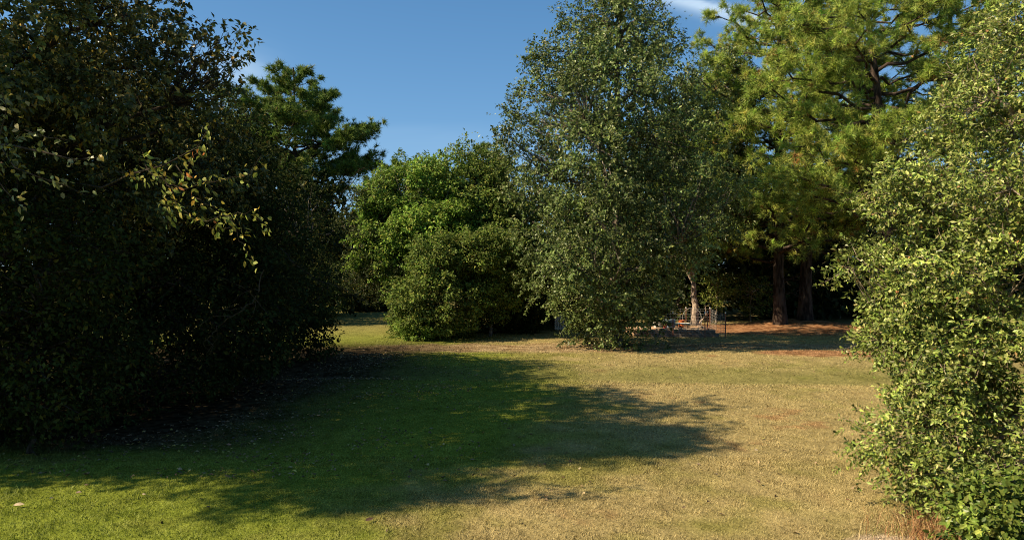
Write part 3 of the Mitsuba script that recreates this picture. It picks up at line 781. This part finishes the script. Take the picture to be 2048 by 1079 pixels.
for i, ((x, y, h, r), lab) in enumerate(zip(bg, names)):
    f = Foliage(100 + i)
    f.blob((x, y, h * 0.55), (r, r * 0.8, h * 0.46), 190, 1.15, 0.5)
    f.blob((x, y, h * 0.2), (r * 1.1, r * 0.8, h * 0.22), 90, 1.0, 0.4)
    plant('woodland_tree', lab, 'tree', f, (x, y, -0.1), [(x, y, h * 0.5), (x, y, h * 0.85)], 0.28, 'bark_grey', 'leaf_soft', 18, 0.56, 0.38, *(MIXG if y > 78 else SHADE_DARK), n_limb=7, share=0.3, group='trees of the wood in the background')
pine('pine_tree', 'small distant pine top above the centre trees', 25, (-3.2, 74, 0), (-3.2, 74, 17.0), 0.3, 9, 3.6, 30, 60, 14, 0.5, 0.09, *PINED, 'bark_pine', 'needle')
pine('pine_tree', 'distant pine behind the gap in the skyline over the path', 26, (-13.2, 78, 0), (-13.2, 78, 15.8), 0.3, 8, 4.2, 30, 60, 14, 0.5, 0.09, *PINED, 'bark_pine', 'needle')
# lit saplings at the edge of that shade
for i, (px, py, d, rx, rz, n, pal, lab) in enumerate([(1432, 585, 51, 1.3, 1.4, 40, MIXG, 'leafy sapling with yellowish leaves right of the pale trunk'),
                                                      (1500, 600, 51, 1.4, 1.5, 34, MIXG, 'yellow green sapling standing left of the pine trunks'),
                                                      (1680, 590, 56, 2.4, 2.0, 60, SHADE_DARK, 'dark sapling right of the pine trunks')]):
    q = at(px, py, d)
    f = Foliage(130 + i)
    f.blob(q, (rx, rx * 0.8, rz), n, 0.45, 0.3)
    plant('sapling', lab, 'sapling', f, (q[0], q[1], -0.05), [(q[0], q[1], 1.4), (q[0] + 0.2, q[1], q[2] + rz * 0.5)], 0.05, 'bark_pale', 'leaf_soft', 55, 0.17, 0.10, *pal, n_limb=6)

# unseen trees added round the viewer to cut skylight and deepen the shade
for i, (x, y, h, r, lab) in enumerate([(-13, -13, 14, 5.5, 'unseen tree added behind the viewer on the left to cut skylight'), (-2, -15, 15, 6, 'unseen tree added straight behind the viewer to cut skylight'), (9, -13, 14, 6, 'unseen tree added behind the viewer on the right to cut skylight'),
                                       (17, -3, 13, 5.5, 'unseen tree added to the right of the viewer to cut skylight'), (17, 9, 12, 4.8, 'unseen tree added to the right of the tall sunlit bush to cut skylight')]):
    f = Foliage(160 + i)
    f.blob((x, y, h * 0.55), (r, r * 0.9, h * 0.46), 150, 1.3, 0.5)
    f.blob((x, y, h * 0.2), (r * 1.1, r * 0.9, h * 0.22), 70, 1.1, 0.4)
    plant('woodland_tree', lab, 'tree', f, (x, y, -0.1), [(x, y, h * 0.5), (x, y, h * 0.85)], 0.28, 'bark_grey', 'leaf_soft', 26, 0.5, 0.36, *MIXG, n_limb=6, share=0.3, group='unseen trees added outside the picture to cut skylight')

# ------------------------------------------------------------------ right-hand bush
f = Foliage(61)
D = 12.6
for px, py, d, rx, ry, rz, n in [(2130, 140, 13.4, 2.0, 1.8, 2.1, 120), (2110, 330, 13.0, 2.5, 1.8, 1.6, 120), (1900, 430, 12.9, 1.35, 1.2, 1.0, 64), (2080, 560, 12.4, 2.6, 1.8, 1.6, 150),
                                 (1860, 570, 12.7, 1.05, 1.0, 0.75, 46), (1875, 660, 12.4, 1.25, 1.1, 0.8, 62), (2080, 760, 12.0, 2.4, 1.5, 1.5, 140), (1890, 760, 12.0, 0.95, 0.9, 0.7, 46),
                                 (1850, 890, 11.6, 0.85, 0.9, 0.65, 46), (2060, 930, 11.4, 2.0, 1.3, 1.2, 100), (1890, 970, 11.2, 0.75, 0.7, 0.5, 34), (1720, 535, 12.7, 0.5, 0.4, 0.16, 9), (1760, 690, 12.4, 0.45, 0.4, 0.22, 12),
                                 (1800, 380, 13.0, 0.5, 0.5, 0.35, 14), (1985, 130, 13.3, 0.55, 0.5, 0.7, 18), (1930, 250, 13.1, 0.7, 0.6, 0.7, 26), (1770, 610, 12.6, 0.4, 0.4, 0.3, 10)]:
    f.blob(at(px, py, d), (rx, ry, rz), n, 0.34, 0.45, stretch=(1, 1, 0.75))
f.done()
RIGHT = thing('broadleaf_bush', 'tall sunlit leafy bush filling the right edge from the lawn to the top', 'bush')
trunk, branches = f.limbs(np.array([9.2, 12.2, -0.1]), np.array([(9.3, 12.4, 3), (9.5, 12.8, 6), (9.8, 13.0, 9)]), 0.16, 16, 0.011)
part(RIGHT, 'trunk', trunk, 'bark_pale', True)
part(RIGHT, 'branches', branches, 'bark_pale', True, stuff=True)
v, fc, c = f.leaves(104, 0.088, 0.050, *BUSH, fine=True, droop=0.15, shoots=7, reach=1.35)
part(RIGHT, 'twigs', f.twigs, 'bark_pale', True, stuff=True)
# the 300 leaves that show largest are pieces of their own
p = f.last[0]
score = np.hypot(p[:, 0], p[:, 1]) + 100 * (np.abs(p[:, 0] / p[:, 1]) > 0.70) + 100 * (np.abs(p[:, 2] - 4) / p[:, 1] > 0.37) - 0.35 * f.rng.uniform(0, 1, len(p)) * 8
big = np.zeros(len(p), bool)
big[np.argsort(score)[:300]] = True
vv, cc = v.reshape(len(p), 7, 3), c.reshape(len(p), 7, 3)
ff = fc[:6]
small = np.array([[0, 4, 5], [0, 5, 3]])
part(RIGHT, 'crown', (vv[~big].reshape(-1, 3), (small[None] + 7 * np.arange((~big).sum())[:, None, None]).reshape(-1, 3)), 'leaf_glossy', color=cc[~big].reshape(-1, 3), stuff=True)
for a, b in zip(vv[big], cc[big]):
    part(RIGHT, 'leaf', (a, ff), 'leaf_glossy', color=b)
f = Foliage(62)
for px, py, d, rx, rz, n in [(1980, 1030, 9.8, 0.45, 0.32, 40), (2070, 1010, 9.9, 0.6, 0.45, 60), (2010, 1090, 9.6, 0.6, 0.35, 50)]:
    f.blob(at(px, py, d), (rx, 0.5, rz), n, 0.2, 0.4)
plant('low_shrub', 'low bright green shrub in the bottom right corner in front of the tall bush', 'shrub', f, (6.9, 9.9, -0.1), [(6.9, 9.9, 0.4), (7.0, 9.9, 0.9)], 0.03,
      'bark_pale', 'leaf_glossy', 45, 0.10, 0.06, *([(0.12, 0.17, 0.03), (0.17, 0.215, 0.045), (0.07, 0.11, 0.02)], [4, 3, 2]), n_limb=6, twig=0.006, trunk_name='stem', fine=True)
# dry weeds at the bush's foot
k = thing('weed_clump', 'dry rusty brown weeds at the foot of the right-hand bush', 'weeds')
rw = np.random.default_rng(63)
n = 2600
base = np.stack([rw.normal(6.75, 0.42, n), rw.normal(10.75, 0.32, n), np.zeros(n)], 1)
base[:, 2] = ground_z(base[:, 0], base[:, 1]) - 0.01
h = rw.uniform(0.08, 0.5, n) ** 1.2
a = rw.uniform(0, 6.283, n)
s = np.stack([np.cos(a), np.sin(a), 0 * a], 1) * 0.004
lean = rw.normal(0, 0.6, (n, 3)) * h[:, None]
lean[:, 2] = h
mid = base + lean * [0.3, 0.3, 0.72]
v = np.stack([base - s, base + s, mid - s * 0.8, mid + s * 0.8, base + lean], 1).reshape(-1, 3)
fw = (np.array([[0, 1, 3], [0, 3, 2], [2, 3, 4]])[None] + 5 * np.arange(n)[:, None, None]).reshape(-1, 3)
part(k, 'stalks', (v, fw), 'litter_mat', color=np.repeat(tint(rw, n, [(0.30, 0.17, 0.07), (0.42, 0.29, 0.14), (0.20, 0.09, 0.04), (0.2, 0.2, 0.06)], [4, 3, 3, 1]), 5, 0), stuff=True)

# ------------------------------------------------------------------ fenced garden behind the tallest tree
scene['block_mat'] = plain((0.17, 0.13, 0.10), 0.9, var=0.4, sc=14)
scene['soil_mat'] = plain((0.30, 0.20, 0.12), 0.95, var=0.4, sc=7)
scene['post_mat'] = plain((0.22, 0.085, 0.05), 0.8, var=0.35, sc=20)
scene['wire_mat'] = plain((0.27, 0.27, 0.26), 0.5, 0.0)
scene['white_mat'] = plain((0.74, 0.73, 0.70), 0.5, var=0.08)
scene['blue_mat'] = plain((0.20, 0.27, 0.33), 0.5)
scene['teal_mat'] = plain((0.13, 0.36, 0.36), 0.5)
scene['orange_mat'] = plain((0.62, 0.17, 0.05), 0.5)
scene['dark_mat'] = plain((0.03, 0.03, 0.035), 0.6)
scene['red_mat'] = plain((0.33, 0.07, 0.05), 0.6)
scene['grey_wood_mat'] = plain((0.42, 0.40, 0.38), 0.8, var=0.25, sc=14)
scene['wood_mat'] = plain((0.44, 0.36, 0.25), 0.8, var=0.3, sc=12)

bed = thing('raised_bed', 'long raised garden bed walled with dark concrete blocks under the tallest tree', 'raised bed')
bx0, bx1, by0, by1, bh = 7.0, 11.6, 40.2, 43.6, 0.42
gz = float(ground_z(9.3, 41))
blocks = 0
for row in range(2):
    for i in range(12):
        w = (bx1 - bx0) / 11.5
        x = bx0 + (i + (0.5 if row else 0.0)) * w
        if x + w * 0.5 > bx1 + 0.05:
            continue
        part(bed, 'block', box(x + w / 2, by0 + 0.004 * ((i * 7) % 3), gz + 0.105 + row * 0.21, w - 0.012, 0.19, 0.20, 0.01 * ((i % 3) - 1), 0.012), 'block_mat')
for row in range(2):
    for i in range(8):
        l = (by1 - by0 - 0.2) / 8
        part(bed, 'block', box(bx1 - 0.1, by0 + 0.1 + (i + 0.5) * l, gz + 0.105 + row * 0.21, 0.19, l - 0.012, 0.20, 0, 0.012), 'block_mat')
part(bed, 'soil', box((bx0 + bx1) / 2 - 0.1, (by0 + by1) / 2 + 0.05, gz + 0.17, bx1 - bx0 - 0.22, by1 - by0 - 0.25, 0.34), 'soil_mat')
st = gz + 0.34

k = thing('storage_bin', 'blue grey lidded bin standing among the garden clutter', 'bin')
q = at(1341, 656, 42.6)
part(k, 'body', box(q[0], 42.6, st + 0.22, 0.50, 0.42, 0.44, 0.1, 0.03), 'blue_mat')
part(k, 'lid', box(q[0], 42.6, st + 0.465, 0.56, 0.48, 0.05, 0.1, 0.015), 'blue_mat')
part(k, 'panel', box(q[0] - 0.02, 42.365, st + 0.24, 0.34, 0.03, 0.22, 0.1, 0.008), 'dark_mat')


def lathe(cx, cy, z0, prof, sides=20):
    a = np.arange(sides) * 2 * np.pi / sides
    pr = np.asarray(prof, float)
    v = np.stack([cx + pr[:, :1] * np.cos(a), cy + pr[:, :1] * np.sin(a), z0 + pr[:, 1:] + 0 * a], -1).reshape(-1, 3)
    i, j = np.meshgrid(np.arange(len(pr) - 1), np.arange(sides), indexing='ij')
    q = np.stack([i * sides + j, i * sides + (j + 1) % sides, (i + 1) * sides + (j + 1) % sides, (i + 1) * sides + j], -1).reshape(-1, 4)
    return v, np.vstack([q[:, [0, 1, 2]], q[:, [0, 2, 3]]])


k = thing('bucket', 'orange bucket standing behind the teal tray in the garden', 'bucket')
q = at(1363, 655, 43.0)
part(k, 'pail', lathe(q[0], 43.0, st, [(0.001, 0.01), (0.15, 0.01), (0.18, 0.40), (0.19, 0.42), (0.18, 0.42), (0.14, 0.03), (0.001, 0.03)]), 'orange_mat', 35)
part(k, 'handle', tube([(q[0] + 0.185 * math.cos(t), 43.0 - 0.05, st + 0.40 + 0.12 * math.sin(t)) for t in np.linspace(0, math.pi, 12)], 0.008, 5), 'dark_mat', True)
k = thing('tray', 'teal tray on short legs in front of the orange bucket', 'tray')
q = at(1366, 661, 42.2)
part(k, 'top', box(q[0], 42.2, st + 0.26, 0.78, 0.40, 0.05, -0.05, 0.012), 'teal_mat')
part(k, 'rim', box(q[0], 42.2, st + 0.30, 0.82, 0.44, 0.028, -0.05, 0.008), 'white_mat')
for sx in (-0.33, 0.33):
    for sy in (-0.15, 0.15):
        part(k, 'leg', box(q[0] + sx, 42.2 + sy, st + 0.115, 0.04, 0.04, 0.235), 'dark_mat')
for px, d, r, hgt, mat, lab in [(1312, 42.6, 0.16, 0.34, 'white_mat', 'white plant pot left of the blue grey bin'), (1322, 43.0, 0.20, 0.40, 'white_mat', 'larger white plant pot beside the blue grey bin'),
                                (1330, 42.0, 0.13, 0.24, 'red_mat', 'dark red plant pot in front of the white pots')]:
    q = at(px, 655, d)
    k = thing('plant_pot', lab, 'plant pot')
    part(k, 'pot', lathe(q[0], d, st, [(0.001, 0), (r * 0.72, 0), (r, hgt * 0.86), (r * 1.1, hgt * 0.86), (r * 1.1, hgt), (r * 0.92, hgt), (r * 0.86, hgt * 0.8), (0.001, hgt * 0.8)]), mat, 35)
    ff_ = Foliage(300 + px)
    ff_.blob((q[0], d, st + hgt + 0.18), (r, r, 0.16), 8, 0.12, 0.2)
    ff_.done()
    v, f3, c = ff_.leaves(16, 0.12, 0.05, *MIXG)
    part(k, 'leaves', (v, f3), 'leaf_soft', color=c, stuff=True)
k = thing('board', 'pale weathered board lying on the raised bed', 'board')
part(k, 'plank', box(9.75, 41.3, st + 0.03, 2.6, 0.24, 0.045, -0.12, 0.008), 'wood_mat')

# wire fence round the garden
fence = thing('wire_fence', 'wire mesh fence on thin rusty posts round the garden', 'fence')
corners = [at(1296, 683, 40.0)[:2], at(1346, 683, 39.9)[:2], at(1410, 683, 39.8)[:2], at(1415, 683, 40.6)[:2], at(1451, 684, 39.6)[:2]]
back = [at(1451, 684, 39.6)[:2], at(1420, 668, 45.5)[:2], at(1372, 665, 46.2)[:2], at(1330, 665, 46.4)[:2]]


def post(xy, hgt):
    z = float(ground_z(xy[0], xy[1]))
    m = Mesh()
    m.add(box(xy[0], xy[1], z + hgt / 2 - 0.05, 0.055, 0.014, hgt + 0.1))
    m.add(box(xy[0], xy[1] + 0.026, z + hgt / 2 - 0.05, 0.014, 0.036, hgt + 0.1))
    part(fence, 'post', m.get(), 'post_mat')
    part(fence, 'post_cap', box(xy[0], xy[1] + 0.01, z + hgt + 0.05, 0.06, 0.05, 0.09, 0, 0.006), 'white_mat')


for c in corners:
    post(c, 1.36)
for c in back[1:]:
    post(c, 1.3)
for run in (corners, back):
    for a, b in zip(run[:-1], run[1:]):
        L = math.dist(a, b)
        if L < 0.9:
            continue
        m = Mesh()
        za, zb = float(ground_z(*a)), float(ground_z(*b))
        for hh in (0.06, 0.22, 0.38, 0.56, 0.76, 0.96, 1.14, 1.30):
            t = np.linspace(0, 1, 7)[:, None]
            pl = np.array([a[0], a[1], za + hh]) * (1 - t) + np.array([b[0], b[1], zb + hh]) * t
            pl[:, 2] -= 0.02 * np.sin(np.pi * t[:, 0])
            m.add(tube(pl, 0.0048, 4, cap=False))
        nv = max(int(L / 0.30), 2)
        for q in range(1, nv):
            t = q / nv
            x, y, z = a[0] + (b[0] - a[0]) * t, a[1] + (b[1] - a[1]) * t, za + (zb - za) * t
            m.add(tube([(x, y, z + 0.04), (x, y, z + 1.30)], 0.0045, 4, cap=False))
        part(fence, 'mesh_panel', m.get(), 'wire_mat', True)
k = thing('hoop', 'thin pale pipe hoop arching over the garden beside the pale trunk', 'hoop')
q = at(1376, 640, 44.0)
part(k, 'pipe', tube([(q[0] + 0.55 * -math.cos(t) + 0.25, 44.0 + 0.1 * math.cos(t), st + 0.55 + 0.55 * math.sin(t)) if True else None for t in np.linspace(0, math.pi, 16)], 0.012, 6), 'grey_wood_mat', True)
part(k, 'leg', tube([(q[0] - 0.3, 44.1, st), (q[0] - 0.3, 44.1, st + 0.55)], 0.012, 6), 'grey_wood_mat', True)
part(k, 'leg', tube([(q[0] + 0.8, 43.9, st), (q[0] + 0.8, 43.9, st + 0.55)], 0.012, 6), 'grey_wood_mat', True)

k = thing('slatted_crate', 'pale grey slatted crate half hidden in the dark gap left of the tallest tree', 'crate')
q = at(1119, 648, 43.0)
z0 = float(ground_z(q[0], 43))
for i in range(5):
    part(k, 'slat', box(q[0] - 0.24 + i * 0.15, 42.9, z0 + 0.55, 0.115, 0.03, 0.85, 0, 0.004), 'grey_wood_mat')
for zz in (0.22, 0.88):
    part(k, 'rail', box(q[0] + 0.06, 42.93, z0 + zz, 0.75, 0.028, 0.09, 0, 0.004), 'grey_wood_mat')
